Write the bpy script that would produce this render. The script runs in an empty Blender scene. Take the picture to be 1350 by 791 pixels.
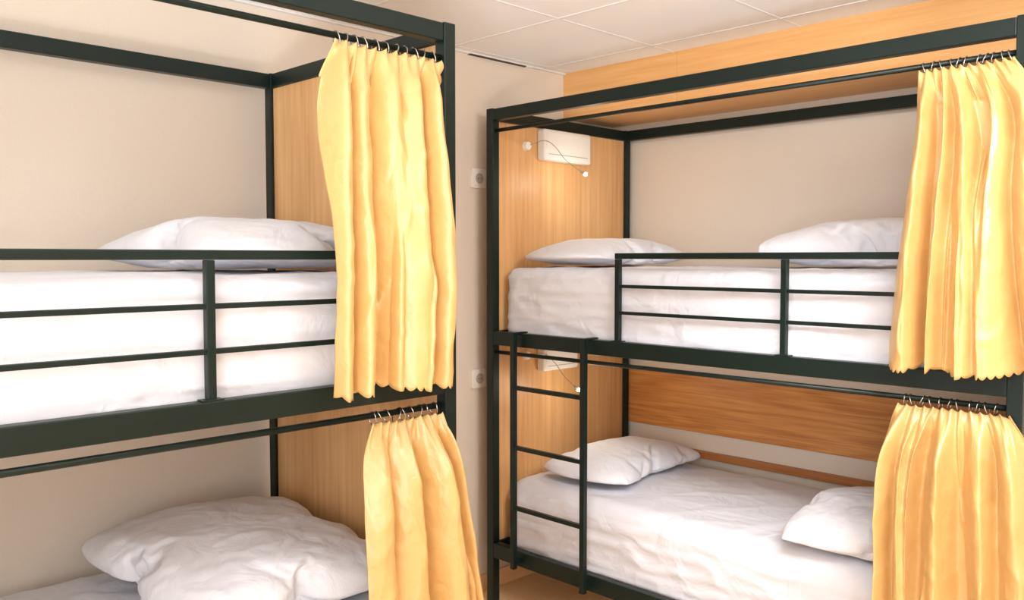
import bpy, bmesh, math, random, time
from mathutils import Vector, Matrix, noise
random.seed(4)
S = bpy.context.scene
try:
    S.view_settings.view_transform = 'Standard'
except Exception:
    pass
COL = S.collection
ZC = 1.55

# ---------------------------------------------------------------- materials
def mat_new(name):
    m = bpy.data.materials.new(name); m.use_nodes = True
    nt = m.node_tree; b = nt.nodes['Principled BSDF']
    return m, nt, b

def lin(r, g, b):
    f = lambda c: (c/255/12.92) if c/255 <= .04045 else ((c/255+.055)/1.055)**2.4
    return (f(r), f(g), f(b), 1)

def mat_plain(name, rgb, rough=.6, spec=.4, metal=0, nscale=60, bump=.05, var=.06, dist=.002):
    m, nt, b = mat_new(name)
    tc = nt.nodes.new('ShaderNodeTexCoord')
    n = nt.nodes.new('ShaderNodeTexNoise'); n.inputs['Scale'].default_value = nscale; n.inputs['Detail'].default_value = 4
    nt.links.new(tc.outputs['Object'], n.inputs['Vector'])
    cr = nt.nodes.new('ShaderNodeValToRGB')
    c = lin(*rgb)
    cr.color_ramp.elements[0].position = .3; cr.color_ramp.elements[1].position = .7
    cr.color_ramp.elements[0].color = tuple(x*(1-var) for x in c[:3])+(1,)
    cr.color_ramp.elements[1].color = tuple(min(1, x*(1+var)) for x in c[:3])+(1,)
    nt.links.new(n.outputs['Fac'], cr.inputs['Fac']); nt.links.new(cr.outputs['Color'], b.inputs['Base Color'])
    bp = nt.nodes.new('ShaderNodeBump'); bp.inputs['Strength'].default_value = bump; bp.inputs['Distance'].default_value = dist
    nt.links.new(n.outputs['Fac'], bp.inputs['Height']); nt.links.new(bp.outputs['Normal'], b.inputs['Normal'])
    b.inputs['Roughness'].default_value = rough; b.inputs['Specular IOR Level'].default_value = spec
    b.inputs['Metallic'].default_value = metal
    return m

def mat_wood(name, dark, light, scale=(30, 30, 1.5), rough=.4, ring=0.0, ringscale=(1, 1, 1), rmul=14):
    m, nt, b = mat_new(name)
    tc = nt.nodes.new('ShaderNodeTexCoord')
    mp = nt.nodes.new('ShaderNodeMapping'); mp.inputs['Scale'].default_value = scale
    nt.links.new(tc.outputs['Object'], mp.inputs['Vector'])
    n = nt.nodes.new('ShaderNodeTexNoise'); n.inputs['Scale'].default_value = 1.6; n.inputs['Detail'].default_value = 6; n.inputs['Roughness'].default_value = .6
    nt.links.new(mp.outputs['Vector'], n.inputs['Vector'])
    fac = n.outputs['Fac']
    if ring > 0:
        mp2 = nt.nodes.new('ShaderNodeMapping'); mp2.inputs['Scale'].default_value = ringscale
        nt.links.new(tc.outputs['Object'], mp2.inputs['Vector'])
        n2 = nt.nodes.new('ShaderNodeTexNoise'); n2.inputs['Scale'].default_value = 1.0; n2.inputs['Detail'].default_value = 1.0
        nt.links.new(mp2.outputs['Vector'], n2.inputs['Vector'])
        mu = nt.nodes.new('ShaderNodeMath'); mu.operation = 'MULTIPLY'; mu.inputs[1].default_value = rmul*6.283
        nt.links.new(n2.outputs['Fac'], mu.inputs[0])
        fr = nt.nodes.new('ShaderNodeMath'); fr.operation = 'SINE'; nt.links.new(mu.outputs[0], fr.inputs[0])
        ma = nt.nodes.new('ShaderNodeMath'); ma.operation = 'MULTIPLY_ADD'; ma.inputs[1].default_value = .5; ma.inputs[2].default_value = .5
        nt.links.new(fr.outputs[0], ma.inputs[0])
        mx = nt.nodes.new('ShaderNodeMix'); mx.data_type = 'FLOAT'; mx.inputs[0].default_value = ring
        nt.links.new(n.outputs['Fac'], mx.inputs[2]); nt.links.new(ma.outputs[0], mx.inputs[3])
        fac = mx.outputs[0]
    cr = nt.nodes.new('ShaderNodeValToRGB')
    cr.color_ramp.elements[0].position = .25; cr.color_ramp.elements[1].position = .72
    cr.color_ramp.elements[0].color = lin(*dark); cr.color_ramp.elements[1].color = lin(*light)
    nt.links.new(fac, cr.inputs['Fac']); nt.links.new(cr.outputs['Color'], b.inputs['Base Color'])
    b.inputs['Roughness'].default_value = rough
    return m

def mat_fabric(name, rgb, rough=.9, sheen=.2, weave=900, bump=.05, nscale=7, nb=.25):
    m, nt, b = mat_new(name)
    tc = nt.nodes.new('ShaderNodeTexCoord')
    n = nt.nodes.new('ShaderNodeTexNoise'); n.inputs['Scale'].default_value = nscale; n.inputs['Detail'].default_value = 5; n.inputs['Distortion'].default_value = 1.2
    nt.links.new(tc.outputs['Object'], n.inputs['Vector'])
    n2 = nt.nodes.new('ShaderNodeTexNoise'); n2.inputs['Scale'].default_value = weave
    nt.links.new(tc.outputs['Object'], n2.inputs['Vector'])
    cr = nt.nodes.new('ShaderNodeValToRGB'); c = lin(*rgb)
    cr.color_ramp.elements[0].color = tuple(x*.96 for x in c[:3])+(1,); cr.color_ramp.elements[1].color = tuple(min(1, x*1.02) for x in c[:3])+(1,)
    nt.links.new(n2.outputs['Fac'], cr.inputs['Fac']); nt.links.new(cr.outputs['Color'], b.inputs['Base Color'])
    b1 = nt.nodes.new('ShaderNodeBump'); b1.inputs['Strength'].default_value = nb; b1.inputs['Distance'].default_value = .02
    nt.links.new(n.outputs['Fac'], b1.inputs['Height'])
    b2 = nt.nodes.new('ShaderNodeBump'); b2.inputs['Strength'].default_value = bump; b2.inputs['Distance'].default_value = .001
    nt.links.new(n2.outputs['Fac'], b2.inputs['Height']); nt.links.new(b1.outputs['Normal'], b2.inputs['Normal'])
    nt.links.new(b2.outputs['Normal'], b.inputs['Normal'])
    b.inputs['Roughness'].default_value = rough
    b.inputs['Sheen Weight'].default_value = sheen
    return m

M_wall = mat_plain('wall_paint', (235, 223, 208), .75, .3, nscale=120, bump=.06, var=.015)
M_frame = mat_plain('dark_green_black_powder_coat', (12, 30, 26), .40, .35, nscale=300, bump=.06, var=.1, dist=.0005)
M_chrome = mat_plain('bright_metal', (190, 185, 175), .25, .5, 1.0, 80, .02)
M_oakv = mat_wood('oak_veneer_vertical', (206, 152, 96), (238, 192, 136), (30, 30, 1.2), .42, .18, (2.2, 2.2, .5), 5)
M_oakh = mat_wood('oak_veneer_bulkhead', (224, 164, 100), (244, 192, 128), (30, 1.2, 30), .4)
M_strip = mat_wood('oiled_wood_board', (188, 116, 56), (230, 164, 94), (46, 2.2, 90), .38, .18, (1.0, .8, 9.0), 7)
M_floor = mat_wood('laminate_floor', (246, 196, 142), (253, 216, 168), (3, 40, 40), .35)
M_trim = mat_wood('dark_wood_trim', (160, 98, 54), (200, 134, 78), (40, 2, 40), .45)
M_ceil = mat_plain('mineral_tile', (249, 249, 249), .9, .2, nscale=220, bump=.10, var=.01)
M_grid = mat_plain('white_grid', (238, 237, 236), .7, .2, nscale=40, bump=.0, var=.01)
M_gap = mat_plain('shadow_gap', (90, 80, 70), .9, .1, nscale=40, bump=.0, var=.02)
M_white = mat_plain('white_plastic', (238, 234, 228), .35, .5, nscale=40, bump=.01, var=.01)
M_plate = mat_plain('ivory_plastic', (248, 244, 236), .35, .5, nscale=40, bump=.01, var=.01)
M_ring = mat_plain('socket_recess_plastic', (196, 186, 174), .4, .5, nscale=40, bump=.01, var=.01)
M_cord = mat_plain('pale_cord', (176, 158, 134), .4, .5, nscale=40, bump=.01, var=.01)
M_grey = mat_plain('grey_plastic', (170, 164, 156), .4, .5, nscale=40, bump=.01, var=.01)
M_sheet = mat_fabric('white_cotton_sheet', (225, 225, 232), .85, .08, 900, .05, 6, .6)
M_pillow = mat_fabric('white_pillowcase', (229, 229, 235), .88, .08, 900, .05, 8, .5)
M_slat = mat_wood('pine_slats', (190, 150, 100), (214, 176, 124), (30, 30, 2), .6)

def mat_satin():
    m, nt, b = mat_new('yellow_satin')
    tc = nt.nodes.new('ShaderNodeTexCoord')
    n = nt.nodes.new('ShaderNodeTexNoise'); n.inputs['Scale'].default_value = 16; n.inputs['Detail'].default_value = 5; n.inputs['Distortion'].default_value = 1.0
    nt.links.new(tc.outputs['Object'], n.inputs['Vector'])
    cr = nt.nodes.new('ShaderNodeValToRGB')
    cr.color_ramp.elements[0].position = .3; cr.color_ramp.elements[0].color = lin(213, 170, 103)
    cr.color_ramp.elements[1].position = .75; cr.color_ramp.elements[1].color = lin(220, 179, 114)
    nt.links.new(n.outputs['Fac'], cr.inputs['Fac']); nt.links.new(cr.outputs['Color'], b.inputs['Base Color'])
    bp = nt.nodes.new('ShaderNodeBump'); bp.inputs['Strength'].default_value = .3; bp.inputs['Distance'].default_value = .012
    nt.links.new(n.outputs['Fac'], bp.inputs['Height']); nt.links.new(bp.outputs['Normal'], b.inputs['Normal'])
    b.inputs['Roughness'].default_value = .38; b.inputs['Specular IOR Level'].default_value = 1.0
    b.inputs['Sheen Weight'].default_value = .14; b.inputs['Sheen Roughness'].default_value = .3
    b.inputs['Sheen Tint'].default_value = lin(255, 244, 215)
    tr = nt.nodes.new('ShaderNodeBsdfTranslucent'); tr.inputs['Color'].default_value = lin(226, 184, 115)
    mx = nt.nodes.new('ShaderNodeMixShader'); mx.inputs[0].default_value = .02
    out = nt.nodes['Material Output']
    nt.links.new(b.outputs[0], mx.inputs[1]); nt.links.new(tr.outputs[0], mx.inputs[2]); nt.links.new(mx.outputs[0], out.inputs[0])
    return m
M_satin = mat_satin()
m, nt, b = mat_new('warm_led'); b.inputs['Emission Color'].default_value = (1, .93, .82, 1); b.inputs['Emission Strength'].default_value = 60
M_led = m

# ---------------------------------------------------------------- helpers
def empty(name, loc, label, cat, group=None):
    o = bpy.data.objects.new(name, None); o.location = loc; o.empty_display_size = .1
    o['label'] = label; o['category'] = cat
    if group: o['group'] = group
    COL.objects.link(o); return o

def wloc(o):
    v = Vector(o.location)
    while o.parent:
        o = o.parent; v += Vector(o.location)
    return v

def finish(bm, name, mat, parent=None, origin=None, smooth=False, bevel=0, seg=2):
    """bm is in world coordinates; origin = world origin of the object"""
    vs = [v.co for v in bm.verts]
    if origin is None:
        mn = Vector((min(v[i] for v in vs) for i in range(3))); mx = Vector((max(v[i] for v in vs) for i in range(3)))
        origin = Vector(((mn.x+mx.x)/2, (mn.y+mx.y)/2, mn.z))
    origin = Vector(origin)
    bmesh.ops.translate(bm, verts=bm.verts, vec=-origin)
    me = bpy.data.meshes.new(name); bm.to_mesh(me); bm.free()
    o = bpy.data.objects.new(name, me); COL.objects.link(o)
    if mat: me.materials.append(mat)
    o.location = origin
    if parent:
        o.parent = parent; o.location = origin - wloc(parent)
    if smooth:
        for p in me.polygons: p.use_smooth = True
    if bevel:
        md = o.modifiers.new('b', 'BEVEL'); md.width = bevel; md.segments = seg; md.limit_method = 'ANGLE'
    return o

def add_box(bm, a, b_):
    a = Vector(a); b_ = Vector(b_)
    mn = Vector((min(a[i], b_[i]) for i in range(3))); mx = Vector((max(a[i], b_[i]) for i in range(3)))
    vs = [bm.verts.new((x, y, z)) for x in (mn.x, mx.x) for y in (mn.y, mx.y) for z in (mn.z, mx.z)]
    for f in ((0, 1, 3, 2), (4, 6, 7, 5), (0, 4, 5, 1), (2, 3, 7, 6), (0, 2, 6, 4), (1, 5, 7, 3)):
        bm.faces.new([vs[i] for i in f])

def box(name, a, b_, mat, parent=None, bevel=.003):
    bm = bmesh.new(); add_box(bm, a, b_)
    return finish(bm, name, mat, parent, bevel=bevel)

def add_tube(bm, pts, r, seg=10, cap=True):
    pts = [Vector(p) for p in pts]; rings = []
    up = Vector((0, 0, 1))
    for i, p in enumerate(pts):
        t = (pts[min(i+1, len(pts)-1)] - pts[max(i-1, 0)]).normalized()
        n = t.cross(up)
        if n.length < .05: n = t.cross(Vector((1, 0, 0)))
        n.normalize(); bb = t.cross(n)
        rr = r[i] if isinstance(r, (list, tuple)) else r
        rings.append([bm.verts.new(p + rr*(math.cos(2*math.pi*k/seg)*n + math.sin(2*math.pi*k/seg)*bb)) for k in range(seg)])
    for i in range(len(rings)-1):
        for k in range(seg):
            bm.faces.new((rings[i][k], rings[i][(k+1) % seg], rings[i+1][(k+1) % seg], rings[i+1][k]))
    if cap:
        bm.faces.new(rings[0][::-1]); bm.faces.new(rings[-1])

def tube(name, pts, r, mat, parent=None, seg=12):
    bm = bmesh.new(); add_tube(bm, pts, r, seg)
    bmesh.ops.recalc_face_normals(bm, faces=bm.faces)
    return finish(bm, name, mat, parent, smooth=True)

def struct(o): o['kind'] = 'structure'; return o

# ---------------------------------------------------------------- room
WY, WX, CZ = 2.90, 3.66, 2.445
E = -1.5; EX = -2.3
struct(box('wall_back', (EX, WY, 0), (WX+.1, WY+.1, CZ+.1), M_wall, bevel=0))
struct(box('wall_right', (WX, E, 0), (WX+.1, WY, CZ+.1), M_wall, bevel=0))
struct(box('wall_front', (EX, E-.1, 0), (WX+.1, E, CZ+.1), M_wall, bevel=0))
struct(box('floor', (EX, E, -.1), (WX+.1, WY+.1, 0), M_floor, bevel=0))
struct(box('ceiling', (EX, E, CZ+.02), (WX+.1, WY+.1, CZ+.1), M_ceil, bevel=0))
bm = bmesh.new()
gx = [2.50+.6*k for k in range(-7, 2)]; gy = [2.25+.6*k for k in range(-6, 2)]
for x in gx: add_box(bm, (x-.006, E, CZ+.0175), (x+.006, WY, CZ+.022))
for y in gy: add_box(bm, (EX, y-.006, CZ+.018), (3.262, y+.006, CZ+.022))
add_box(bm, (EX, WY-.016, CZ+.012), (3.262, WY, CZ+.022))
struct(finish(bm, 'trim_1', M_grid))
bm = bmesh.new(); add_box(bm, (2.62, WY-.0165, CZ+.009), (2.98, WY-.001, CZ+.0135)); struct(finish(bm, 'trim_2', M_gap))
bm = bmesh.new()
ys = [WY, 2.227, .3, E]
for i in range(3): add_box(bm, (3.262, ys[i]-.0006, ZC+.69), (WX, ys[i+1]+.0006, CZ+.02))
struct(finish(bm, 'trim_3', M_oakh, bevel=.001))
struct(box('trim_4', (WX-.022, .60, .69), (WX, 2.80, .975), M_strip))
struct(box('trim_5', (WX-.03, .60, .565), (WX, 2.80, .60), M_trim))
struct(box('baseboard_back', (EX, WY-.015, 0), (WX, WY, .08), M_floor))

# ---------------------------------------------------------------- bunk beds
L, W, T = 2.09, .948, .0205
def bed(mp, label, guard, ladder):
    c0 = Vector(mp(0, 0, 0)); c1 = Vector(mp(L, W, 0))
    root = empty('bunk_bed', (c0+c1)/2, label, 'bunk bed', 'black metal bunk beds')
    def bx(name, a, b_, mat, parent=root, bevel=.003):
        return box(name, mp(*a), mp(*b_), mat, parent, bevel)
    for l in (0, L):
        for w in (0, W):
            bx('post', (l-T, w-T, 0), (l+T, w+T, 2.205), M_frame)
    for w in (0, W):
        bx('top_beam', (T, w-.018, 2.152), (L-T, w+.018, 2.202), M_frame)
        bx('side_rail', (T, w-.018, 1.165), (L-T, w+.018, 1.225), M_frame)
        bx('side_rail', (T, w-.018, .205), (L-T, w+.018, .272), M_frame)
    for l in (0, L):
        bx('end_beam', (l-.018, T, 2.152), (l+.018, W-T, 2.202), M_frame)
        bx('end_rail', (l-.018, T, 1.165), (l+.018, W-T, 1.225), M_frame)
        bx('end_rail', (l-.018, T, .205), (l+.018, W-T, .272), M_frame)
    for l in (0, L):
        bx('end_panel', (l-.009, T, 1.226), (l+.009, W-T, 2.151), M_oakv, bevel=0)
        bx('end_panel', (l-.009, T, .273), (l+.009, W-T, 1.164), M_oakv, bevel=0)
    for z in (1.170, .225):
        bm = bmesh.new()
        for k in range(14):
            l = .09+k*(L-.18)/13
            add_box(bm, mp(l-.035, .020, z), mp(l+.035, W-.020, z+.018))
        finish(bm, 'slatted_base', M_slat, root)
    for z in (ZC+.559, 1.132):
        tube('curtain_rod', [mp(T, 0, z), mp(L-T, 0, z)], .0085, M_frame, root)
    g0, gm, g1 = guard
    gp = bpy.data.objects.new('guard_rail', None); COL.objects.link(gp); gp.parent = root
    gp.location = Vector(mp((g0+g1)/2, 0, 1.225)) - Vector(root.location); gp.empty_display_size = .05
    for l in (g0, gm, g1):
        bx('upright', (l-.0105, -.0105, 1.226), (l+.0105, .0105, 1.545), M_frame, gp, .002)
        bm = bmesh.new(); add_box(bm, mp(l-.026, -.017, 1.2252), mp(l+.026, .014, 1.2285))
        finish(bm, 'bracket', M_frame, gp, bevel=.001)
    bx('top_bar', (g0-.0105, -.012, 1.5455), (g1+.0105, .012, 1.568), M_frame, gp, .003)
    for z in (1.337, 1.440):
        bx('guard_bar', (g0+.010, -.0065, z-.0065), (g1-.010, .0065, z+.0065), M_frame, gp, .002)
    if ladder:
        l0, l1 = ladder
        lp = bpy.data.objects.new('ladder', None); COL.objects.link(lp); lp.parent = root
        lp.location = Vector(mp((l0+l1)/2, -.04, .2)) - Vector(root.location); lp.empty_display_size = .05
        for l in (l0, l1):
            bm = bmesh.new()
            add_box(bm, mp(l-.0115, -.064, .205), mp(l+.0115, -.041, 1.232))
            add_box(bm, mp(l-.0115, -.041, 1.2255), mp(l+.0115, .024, 1.232))
            add_box(bm, mp(l-.0115, -.041, .225), mp(l+.0115, -.0185, .245))
            finish(bm, 'ladder_rail', M_frame, lp, bevel=.002)
        for z in (.995, .737, .475):
            bx('rung', (l0+.011, -.062, z-.009), (l1-.011, -.044, z+.009), M_frame, lp, .002)
    return root
mpL = lambda l, w, z: (1.607-l, 1.872+w, z)
mpR = lambda l, w, z: (2.662+w, 2.782-l, z)
bedL = bed(mpL, 'dark metal bunk bed with guard rail and wood end panel', (.06, .707, 1.39), None)
bedR = bed(mpR, 'dark metal bunk bed with ladder and oak end panel', (.703, 1.397, 2.04), (.182, .574))

# ---------------------------------------------------------------- mattresses
def ridge(p, w): return max(0, 1-abs(noise.noise(p))*w)
def mattress(mp, z0, z1, seed, label, group, r=.055):
    l0, l1, w0, w1 = .035, L-.035, .028, W-.028
    st = .0135
    def axis(a, b_):
        n = max(4, int(round((b_-a)/st))); return [a+(b_-a)*i/n for i in range(n+1)]
    A, B, C = axis(l0, l1), axis(w0, w1), axis(z0, z1)
    bm = bmesh.new(); cache = {}
    ce = Vector(((l0+l1)/2, (w0+w1)/2, (z0+z1)/2))
    def V(i, j, k):
        key = (i, j, k)
        if key in cache: return cache[key]
        p = Vector((A[i], B[j], C[k]))
        rz = r if p.z > ce.z else .03
        q = Vector((min(max(p.x, l0+r), l1-r), min(max(p.y, w0+r), w1-r), min(max(p.z, z0+.03), z1-rz)))
        d = p-q
        nrm = d.normalized() if d.length > 1e-6 else Vector((0, 0, 1))
        m = min(r, max(abs(d.x), abs(d.y), abs(d.z)*r/rz))
        p2 = q + Vector((nrm.x*m, nrm.y*m, nrm.z*m*(rz/r)))
        top = max(0, nrm.z); side = 1-abs(nrm.z)
        n1 = noise.noise(Vector((p.x*1.8+seed, p.y*3, p.z*4)))
        wx = p.x+.25*noise.noise(Vector((p.x*2, p.z*6, seed)))
        s1 = ridge(Vector((wx*2.0+seed*3, p.y*2.2, p.z*19)), 4.0)
        s2 = ridge(Vector((wx*4+p.z*9+seed, p.y*3, p.z*9-wx*2)), 5.0)
        s3 = ridge(Vector((wx*9-p.z*6+seed*2, p.y*9, p.z*5)), 6.0)*.5
        t1 = ridge(Vector((p.x*2.0+p.y*1.6+seed, p.y*3.0-p.x*.8, seed*1.7)), 6)
        t2 = ridge(Vector((p.x*4.0-p.y*2.6+seed*2, p.y*5.0+p.x, seed)), 7)
        h = .003*n1 + side*(.0075*s1+.0048*s2+.003*s3) + top*(.0045*t1+.003*t2) - .0045
        edge = min(abs(p.x-l0), abs(l1-p.x))
        h += .002*side*math.exp(-edge/.16)*math.sin(p.z*70+p.x*32+seed+4*noise.noise(p*6))
        h = max(-.012, min(h, .0085))
        if nrm.z > -.3: p2 += nrm*h
        cache[key] = bm.verts.new(mp(*p2)); return cache[key]
    na, nb, nc = len(A)-1, len(B)-1, len(C)-1
    for i in range(na):
        for j in range(nb):
            bm.faces.new((V(i, j, nc), V(i+1, j, nc), V(i+1, j+1, nc), V(i, j+1, nc)))
            bm.faces.new((V(i, j, 0), V(i, j+1, 0), V(i+1, j+1, 0), V(i+1, j, 0)))
    for i in range(na):
        for k in range(nc):
            bm.faces.new((V(i, 0, k), V(i+1, 0, k), V(i+1, 0, k+1), V(i, 0, k+1)))
            bm.faces.new((V(i, nb, k), V(i, nb, k+1), V(i+1, nb, k+1), V(i+1, nb, k)))
    for j in range(nb):
        for k in range(nc):
            bm.faces.new((V(0, j, k), V(0, j, k+1), V(0, j+1, k+1), V(0, j+1, k)))
            bm.faces.new((V(na, j, k), V(na, j+1, k), V(na, j+1, k+1), V(na, j, k+1)))
    bmesh.ops.recalc_face_normals(bm, faces=bm.faces)
    o = finish(bm, 'mattress', M_sheet, smooth=True)
    o['label'] = label; o['category'] = 'mattress'; o['group'] = group
    return o
MZ = 1.512
g = 'white-sheeted bunk mattresses'
mattress(mpL, 1.189, MZ, 3.1, 'mattress in white fitted sheet behind black guard rail', g)
mattress(mpL, .244, .585, 7.7, 'mattress in white sheet on lower bunk without ladder', g)
mattress(mpR, 1.189, MZ, 12.3, 'mattress in white fitted sheet on upper bunk above the ladder', g)
mattress(mpR, .244, .565, 21.9, 'mattress in smooth white sheet on lower bunk behind the ladder', g, .085)

# ---------------------------------------------------------------- pillows (two sewn sheets inflated by the cloth solver, then settled)
def pillow_shape(a, b_, seed, crumple):
    n = 56; k = int(n*b_/a) if b_ < a else n; m = n if b_ < a else int(n*a/b_)
    nx, ny = m, k
    bm = bmesh.new()
    def co(i, j, s):
        u = (i/nx-.5)*2; v = (j/ny-.5)*2
        c = 1-.15*(abs(u*v))**2
        x = u*a/2*c; y = v*b_/2*c
        e = min(i, nx-i, j, ny-j)
        z = 0 if e == 0 else s*(.008+.012*(1-math.exp(-e/4)))
        z += s*crumple*.02*noise.noise(Vector((x*7+seed, y*7, s*3)))*(1-math.exp(-e/4))
        return (x, y, z)
    top = [[bm.verts.new(co(i, j, 1)) for j in range(ny+1)] for i in range(nx+1)]
    bot = [[top[i][j] if i in (0, nx) or j in (0, ny) else bm.verts.new(co(i, j, -1)) for j in range(ny+1)] for i in range(nx+1)]
    for i in range(nx):
        for j in range(ny):
            bm.faces.new((top[i][j], top[i+1][j], top[i+1][j+1], top[i][j+1]))
            bm.faces.new((bot[i][j], bot[i][j+1], bot[i+1][j+1], bot[i+1][j]))
    me = bpy.data.meshes.new('tmp'); bm.to_mesh(me); bm.free()
    o = bpy.data.objects.new('tmp', me); COL.objects.link(o)
    md = o.modifiers.new('c', 'CLOTH'); st = md.settings
    st.quality = 5; st.mass = .15; st.use_pressure = True; st.uniform_pressure_force = 3.5
    st.tension_stiffness = 25; st.compression_stiffness = 25; st.shear_stiffness = 8; st.bending_stiffness = .1
    st.air_damping = 3; st.effector_weights.gravity = 0
    md.collision_settings.use_collision = False
    md.point_cache.frame_start = 1; md.point_cache.frame_end = 40
    S.frame_start = 1; S.frame_end = 40
    for f in range(1, 31): S.frame_set(f)
    dg = bpy.context.evaluated_depsgraph_get()
    ev = o.evaluated_get(dg); em = ev.to_mesh()
    V = [v.co.copy() for v in em.vertices]; F = [tuple(p.vertices) for p in em.polygons]
    ev.to_mesh_clear()
    bpy.data.objects.remove(o); S.frame_set(1)
    return V, F

def pillow(cx, cy, z, a, b_, t, rot, seed, label, tilt=(0, 0), crumple=.5, lumpy=1.0, ex=.72, big=1.0):
    V, F = pillow_shape(a*1.08, b_*1.08, seed, min(crumple, .8))
    zx = max(v.z for v in V); zn = -min(v.z for v in V)
    R = Matrix.Rotation(rot, 4, 'Z') @ Matrix.Rotation(tilt[0], 4, 'X') @ Matrix.Rotation(tilt[1], 4, 'Y')
    wx = max(v.x for v in V)-min(v.x for v in V); wy = max(v.y for v in V)-min(v.y for v in V)
    bm = bmesh.new(); vs = []
    for v in V:
        q = Vector((v.x*a/wx, v.y*b_/wy, 0))
        h = v.z/zx if v.z > 0 else v.z/zn
        if h > 0: h = h**ex
        q.z = .76*t*h if h > 0 else .24*t*max(-1, h*1.6)
        lump = noise.noise(Vector((q.x*3.2+seed, q.y*3.2, 1)))*.12*lumpy
        if h > 0: q.z *= 1+lump
        wq = Vector((q.x+.06*noise.noise(q*9+Vector((seed, 0, 0))), q.y+.06*noise.noise(q*9+Vector((0, seed, 0))), 0))
        c = (ridge(Vector((wq.x*5+wq.y*3+seed*2, wq.y*6-wq.x*2, seed)), 5)*.005*big
             + ridge(Vector((wq.x*10-wq.y*5+seed, wq.y*9, seed*3)), 6)*.0045
             + ridge(Vector((wq.x*16+wq.y*9+seed, wq.y*15, seed*2)), 5)*.003)
        if h > 0: q.z += c*crumple*min(1, h*3)
        q.z += .24*t
        vs.append(bm.verts.new(R @ q + Vector((cx, cy, z))))
    for f in F: bm.faces.new([vs[i] for i in f])
    zm = min(v.co.z for v in bm.verts)
    for v in bm.verts:
        v.co.z += z-zm
    bmesh.ops.recalc_face_normals(bm, faces=bm.faces)
    o = finish(bm, 'pillow', M_pillow, smooth=True)
    md = o.modifiers.new('s', 'SUBSURF'); md.levels = 1; md.render_levels = 1
    o['label'] = label; o['category'] = 'pillow'; o['group'] = 'white bed pillows'
    return o
H = .009
pillow(1.26, 2.38, MZ+H, .62, .72, .145, .12, 1.3, 'plump white pillow on upper bunk by wood end panel', crumple=.6, lumpy=.5)
pillow(1.215, 2.36, .585+H, .69, .80, .150, -.03, 71.4, 'large crumpled white pillow on lower bunk beside yellow curtain', tilt=(.06, .0), crumple=1.2, lumpy=.0, ex=.58, big=.4)
pillow(3.11, 2.485, MZ+H, .78, .45, .118, .0, 9.4, 'flat white pillow on upper bunk under reading lamp', crumple=.4, lumpy=.4)
pillow(3.22, 1.33, MZ+H, .56, .76, .170, .06, 52.9, 'full white pillow on upper bunk near yellow curtain', crumple=.4, lumpy=.2, ex=.6)
pillow(3.16, 2.43, .565+H, .76, .46, .125, .08, 31.3, 'soft white pillow at end of lower bunk mattress', crumple=.5, lumpy=.0, ex=.62)
pillow(3.00, 1.09, .565+H, .62, .76, .150, .16, 23.3, 'crumpled white pillow on lower bunk beside yellow curtain', crumple=.9, lumpy=.3, ex=.62)

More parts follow.
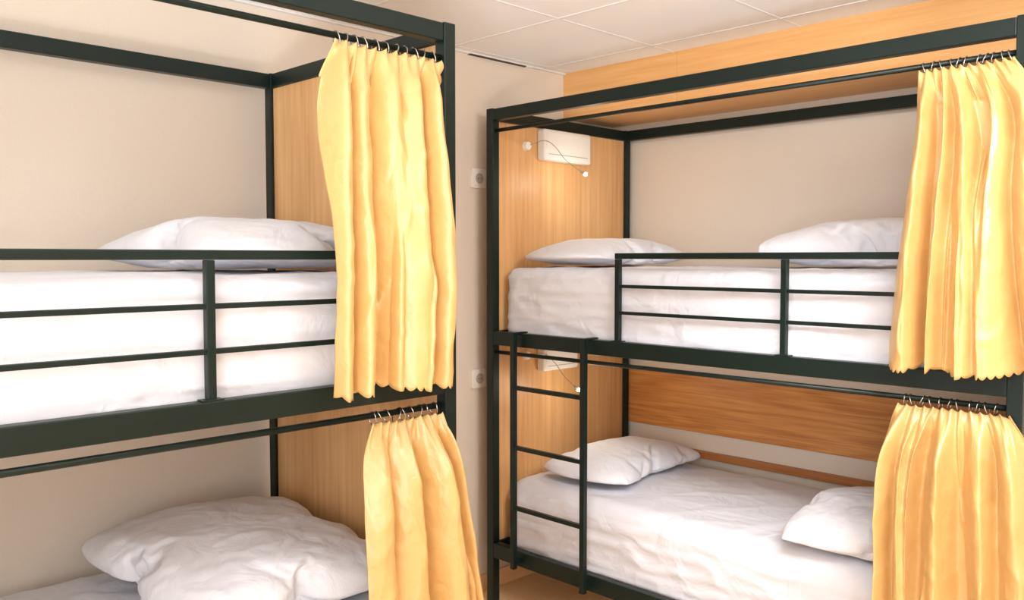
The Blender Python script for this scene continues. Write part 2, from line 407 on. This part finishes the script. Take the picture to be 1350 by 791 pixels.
# ---------------------------------------------------------------- curtains: broad pleats fanning from a gathered heading
def curtain(name_label, axis, rodpos, out, keys, folds, seed, nring, rodz, scal_side=None, depth=.05):
    nu, nv = 440, 130
    ztop, zbot = keys[0][0], keys[-1][0]; H_ = ztop-zbot
    def K(z):
        z = max(zbot, min(ztop, z)); n = len(keys)
        for i in range(n-1):
            a, b_ = keys[i], keys[i+1]
            if z <= a[0] and z >= b_[0]-1e-9:
                t = (a[0]-z)/(a[0]-b_[0])
                p0 = keys[max(i-1, 0)]; p3 = keys[min(i+2, n-1)]; res = []
                for c in range(1, 4):
                    d1 = (b_[c]-a[c])
                    m0 = 0.5*(d1 + (a[c]-p0[c])*(a[0]-b_[0])/max(1e-6, (p0[0]-a[0]))) if i > 0 else d1
                    m1 = 0.5*(d1 + (p3[c]-b_[c])*(a[0]-b_[0])/max(1e-6, (b_[0]-p3[0]))) if i < n-2 else d1
                    res.append((2*t**3-3*t*t+1)*a[c]+(t**3-2*t*t+t)*m0+(-2*t**3+3*t*t)*b_[c]+(t**3-t*t)*m1)
                return res
        return list(keys[-1][1:4])
    rnd = random.Random(seed)
    wts = [rnd.uniform(.4, 1.7) for _ in range(folds)]; sm = sum(wts); x = 0; P = []
    for w in wts:
        ww = w/sm; P.append([x+ww/2, ww*.5, rnd.uniform(.7, 1.0)*(.6+.4*min(1, ww*folds)), 0.0, rnd.uniform(-.09, .09), rnd.uniform(0, 6), rnd.uniform(.75, 1.5), rnd.uniform(-.5, .5)])
        x += ww
    for _ in range(folds//2+1):
        P.append([rnd.uniform(.08, .92), rnd.uniform(.02, .04), rnd.uniform(.35, .65), rnd.uniform(.15, .5)*H_, rnd.uniform(-.12, .12), rnd.uniform(0, 6), rnd.uniform(.9, 1.6), rnd.uniform(-.4, .4)])
    T_ = [[(q+rnd.uniform(.2, .8))/(folds+2), rnd.uniform(.014, .030), rnd.uniform(.5, .9), rnd.uniform(.08, .32)*H_, rnd.uniform(-.04, .04)] for q in range(folds+2)]
    def height(s, dz):
        t = dz/H_; acc = 0
        for c, w, h, st, dr, ph, pw, asy in P:
            cc = c + dr*t + .022*math.sin(dz*4.5+ph)*t
            ww = w*(1+.2*math.sin(dz*3.2+ph*2))
            hh = h*(1-.12*math.sin(dz*4+ph))
            if st > 0: hh *= min(1, max(0, (dz-st)/.2))
            d = (s-cc)/ww
            d = d/(1+asy) if d > 0 else d/(1-asy)
            if abs(d) < 1.12: acc += (hh*max(0, math.cos(d/1.12*math.pi/2))**pw)**3.5
        for c, w, h, en, dr in T_:
            hh = h*max(0, 1-dz/en)
            d = (s-(c+dr*t))/w
            if abs(d) < 1.3 and hh > 0: acc += (hh*max(0, math.cos(d/1.3*math.pi/2))**1.3)**3.5
        return acc**(1/3.5)
    bm = bmesh.new(); grid = []
    for j in range(nv+1):
        dz = H_*(j/nv)**1.15; t = dz/H_; row = []
        rA, rB, off = K(ztop-dz)
        g_ = min(1, dz/.16); g_ = g_*g_*(3-2*g_)
        head = math.exp(-(dz/.045)**1.5)
        hs = [height(i/nu, dz) for i in range(nu+1)]
        for i in range(nu+1):
            s = i/nu
            h = hs[i]
            yy = depth*(h-.5)*(.34+.66*g_)*(1-head)
            sl = (hs[min(nu, i+3)]-hs[max(0, i-3)])
            xx = -.012*sl*g_*2.2*min(1, min(s, 1-s)*14)
            yy += head*.0065*math.cos(2*math.pi*nring*s+.8*math.sin(s*9+seed))
            cx_ = noise.noise(Vector((s*5+dz*3+seed, dz*7-s*3, 2)))
            c1 = ridge(Vector((s*6+1.2*noise.noise(Vector((s*3, dz*3, seed)))+seed, dz*1.8, 3)), 4)
            c2 = ridge(Vector((s*5+dz*5+seed*2, dz*5-s*6, 4)), 4.0)
            yy += (1-head)*(.0040*cx_ + .0032*c1 + .0042*c2)
            r = rA+(rB-rA)*s + xx + .003*noise.noise(Vector((seed+s*2, dz*4, 7)))*(1-head)
            z = ztop-dz
            if scal_side is not None and ((scal_side == 1 and i >= nu-3) or (scal_side == 0 and i <= 3)):
                r += (1 if rB > rA else -1)*(1 if scal_side == 1 else -1)*.009*abs(math.sin(t*math.pi*22))
            o_ = off + yy
            if dz > .10: o_ = .016+math.log(1+math.exp((o_-.016)/.006))*.006   # stay in front of the rail softly
            if j <= 2: z -= .009*abs(math.sin(math.pi*nring*s))*(1-j/3)
            if t > .97: z -= (t-.97)/.03*.010*abs(math.sin(s*math.pi*(18+folds)+1.2*math.sin(s*9+seed)))
            z += t*(.012*noise.noise(Vector((s*3, seed, 0))) - .018*(h-.5))
            row.append(bm.verts.new((r, rodpos+out*o_, z) if axis == 'x' else (rodpos+out*o_, r, z)))
        grid.append(row)
    for j in range(nv):
        for i in range(nu):
            bm.faces.new((grid[j][i], grid[j][i+1], grid[j+1][i+1], grid[j+1][i]))
    rm = (keys[0][1]+keys[0][2])/2
    base = (rm, rodpos, zbot) if axis == 'x' else (rodpos, rm, zbot)
    root = empty('curtain', base, name_label, 'curtain', 'yellow satin privacy curtains')
    o = finish(bm, 'curtain_cloth', M_satin, root, smooth=True)
    md = o.modifiers.new('s', 'SOLIDIFY'); md.thickness = .0012; md.offset = 0
    for k in range(nring):
        s = (k+.5)/nring
        r = keys[0][1]+(keys[0][2]-keys[0][1])*s + rnd.uniform(-.006, .006)
        bm = bmesh.new(); R = .0155; tilt = rnd.uniform(-.9, .9)
        pts = []
        for q in range(21):
            an = 2*math.pi*q/20
            dy = R*math.cos(an); dzz = R*1.25*math.sin(an); dx = tilt*R*math.sin(an)*.6
            pts.append((r+dx, rodpos+dy, rodz-.009+dzz) if axis == 'x' else (rodpos+dy, r+dx, rodz-.009+dzz))
        add_tube(bm, pts, .0016, 6, cap=False)
        e = pts[15]; oo = .022*out
        q0 = Vector(e); off = Vector((0, oo, 0)) if axis == 'x' else Vector((oo, 0, 0))
        add_tube(bm, [q0, q0+off*.5+Vector((0, 0, -.008)), q0+off+Vector((0, 0, -.025))], .0016, 6)
        bmesh.ops.recalc_face_normals(bm, faces=bm.faces)
        finish(bm, 'curtain_ring', M_chrome, root, smooth=True)
    return root
RZ1 = ZC+.559; RZ2 = 1.132
D = -.014
curtain('long yellow satin curtain with scalloped edge on upper bunk rail', 'x', 1.872, -1,
        [(RZ1+D, 1.225, 1.570, .022), (1.98, 1.188, 1.553, .050), (1.75, 1.168, 1.562, .078), (1.50, 1.170, 1.582, .090), (1.218, 1.170, 1.572, .092)],
        5, 11, 11, RZ1, 1, .125)
curtain('yellow satin curtain on lower bunk rail beside crumpled pillow', 'x', 1.872, -1,
        [(RZ2+D, 1.330, 1.568, .022), (1.04, 1.280, 1.590, .05), (.93, 1.256, 1.612, .072), (.60, 1.248, 1.662, .085), (.22, 1.235, 1.71, .09)],
        4, 23, 9, RZ2, None, .12)
curtain('long yellow satin curtain with scalloped hem hiding bunk corner post', 'y', 2.662, -1,
        [(RZ1+D, .962, .715, .022), (1.95, .966, .620, .058), (1.70, .978, .600, .080), (1.235, 1.008, .57, .090)],
        5, 37, 11, RZ1, None, .115)
curtain('pleated yellow satin curtain on lower bunk by folded pillow', 'y', 2.662, -1,
        [(RZ2+D, 1.000, .700, .022), (1.06, 1.022, .665, .042), (.96, 1.050, .635, .066), (.80, 1.056, .622, .078), (.60, 1.056, .61, .082), (.22, 1.056, .60, .087)],
        6, 41, 12, RZ2, None, .10)

# ---------------------------------------------------------------- reading lamps, boxes, sockets
def lamp(z, label, ctrl):
    Y0 = 2.782-.0095
    root = empty('reading_lamp', (2.86, Y0, z), label, 'reading lamp', 'gooseneck reading lamps')
    bm = bmesh.new(); add_tube(bm, [(2.86, Y0, z), (2.86, Y0-.02, z)], [.022, .018], 20)
    bmesh.ops.recalc_face_normals(bm, faces=bm.faces); finish(bm, 'lamp_base', M_white, root, smooth=False)
    ctrl = [Vector((c[0], Y0+c[1], z+c[2])) for c in ctrl]
    pts = []
    for i in range(len(ctrl)-1):
        p0 = ctrl[max(i-1, 0)]; p1 = ctrl[i]; p2 = ctrl[i+1]; p3 = ctrl[min(i+2, len(ctrl)-1)]
        for k in range(8):
            t = k/8
            pts.append(.5*((2*p1)+(p2-p0)*t+(2*p0-5*p1+4*p2-p3)*t*t+(-p0+3*p1-3*p2+p3)*t**3))
    pts.append(ctrl[-1])
    tube('gooseneck', pts, .0018, M_cord, root, 8)
    e = pts[-1]; d = (pts[-1]-pts[-3]).normalized()
    tube('lamp_head', [e, e+d*.006, e+d*.022], [.003, .006, .0065], M_cord, root, 14)
    bm = bmesh.new(); add_tube(bm, [e+d*.022, e+d*.026, e+d*.032, e+d*.036], [.0065, .0085, .0085, .004], 14); bmesh.ops.recalc_face_normals(bm, faces=bm.faces)
    finish(bm, 'led', M_led, root, smooth=True)
    ld = bpy.data.lights.new('led_light', 'POINT'); ld.energy = 1.0; ld.color = (1, .9, .75); ld.shadow_soft_size = .02
    lo = bpy.data.objects.new('led_light', ld); COL.objects.link(lo); lo.parent = root; lo.location = e+d*.075-Vector(root.location)
lamp(2.06, 'slim gooseneck reading lamp on wood panel of upper bunk',
     [(2.87, -.02, .004), (2.90, -.08, .022), (2.925, -.12, -.005), (2.96, -.16, -.07), (3.025, -.19, -.115)])
lamp(1.10, 'slim gooseneck reading lamp on wood panel of lower bunk',
     [(2.87, -.02, .006), (2.90, -.08, .01), (2.93, -.12, -.03), (2.95, -.16, -.09), (2.985, -.19, -.135)])

def wallbox(z, x1, h, label):
    Y0 = 2.773
    root = empty('wall_unit', (3.10, Y0, z), label, 'wall unit', 'white wall units on the panel')
    x0 = 2.935
    bm = bmesh.new(); add_box(bm, (x0, Y0-.05, z), (x1, Y0, z+h)); finish(bm, 'housing', M_white, root, bevel=.012, seg=3)
    bm = bmesh.new(); add_box(bm, (x0+.014, Y0-.052, z+h*.38), (x1-.014, Y0-.0501, z+h-.014)); finish(bm, 'front_cover', M_white, root, bevel=.001)
    bm = bmesh.new(); add_box(bm, (x0+.03, Y0-.0508, z+h*.2), (x1-.03, Y0-.0501, z+h*.2+.003)); finish(bm, 'air_slot', M_grey, root)
wallbox(2.000, 3.27, .145, 'white plastic wall unit mounted on upper bunk panel')
wallbox(1.020, 3.18, .11, 'white plastic wall unit mounted on lower bunk panel')

def socket(z, label):
    x = 2.678; root = empty('wall_socket', (x, WY, z), label, 'wall socket', 'white wall sockets')
    box('cover_plate', (x-.044, WY-.014, z), (x+.044, WY, z+.088), M_plate, root, .003)
    bm = bmesh.new(); add_tube(bm, [(x, WY-.0141, z+.044), (x, WY-.016, z+.044)], .024, 20); bmesh.ops.recalc_face_normals(bm, faces=bm.faces)
    finish(bm, 'socket_face', M_ring, root)
    for s in (-1, 1):
        bm = bmesh.new(); add_tube(bm, [(x+s*.009, WY-.0161, z+.044), (x+s*.009, WY-.0166, z+.044)], .003, 8)
        finish(bm, 'socket_hole', M_gap, root)
socket(1.865, 'white square wall socket on plaster beside upper bunk')
socket(.955, 'white square wall socket on plaster beside lower bunk')

# ---------------------------------------------------------------- light
w = bpy.data.worlds.new('world'); S.world = w; w.use_nodes = True
bg = w.node_tree.nodes['Background']; bg.inputs[0].default_value = (.94, .97, 1, 1); bg.inputs[1].default_value = 1.95
def area(name, loc, target, size, energy, col):
    ld = bpy.data.lights.new(name, 'AREA'); ld.shape = 'RECTANGLE'; ld.size = size[0]; ld.size_y = size[1]; ld.energy = energy; ld.color = col
    o = bpy.data.objects.new(name, ld); COL.objects.link(o); o.location = loc
    o.rotation_euler = (Vector(target)-Vector(loc)).to_track_quat('-Z', 'Y').to_euler(); return o
area('window_light', (-2.0, -.9, 1.7), (3.4, 1.6, 1.3), (1.1, 1.5), 46, (.95, .975, 1))
cl = area('overhead_fill', (1.8, .0, CZ-.03), (3.0, 1.4, 1.0), (.9, .9), 32, (.98, .985, 1)); cl.data.spread = math.radians(120)  # added unseen fill, lifts the far right bunk; not a room fitting
bl = area('bounce_fill', (-.35, -.35, .3), (.4, .4, 2.45), (1.0, 1.0), 58, (.94, .97, 1)); bl.data.spread = math.radians(90)  # added unseen fill aimed upward to brighten the ceiling
sp = bpy.data.lights.new('sheet_fill_spot', 'SPOT'); sp.energy = 120; sp.spot_size = math.radians(26); sp.spot_blend = 1; sp.shadow_soft_size = .12; sp.color = (1, .99, .97)  # added unseen spot, makes the bright patch on the lower right sheet
so = bpy.data.objects.new('sheet_fill_spot', sp); COL.objects.link(so); so.location = (1.2, .6, 2.40)
so.rotation_euler = (Vector((3.05, 1.85, .57))-so.location).to_track_quat('-Z', 'Y').to_euler()

# ---------------------------------------------------------------- camera
cd = bpy.data.cameras.new('camera'); cam = bpy.data.objects.new('camera', cd); COL.objects.link(cam)
cd.sensor_width = 36; cd.lens = 36*1140/1350; cd.clip_start = .02
cam.location = (0, 0, ZC); cam.rotation_euler = (math.radians(90-2.79), 0, math.radians(-45))
S.camera = cam
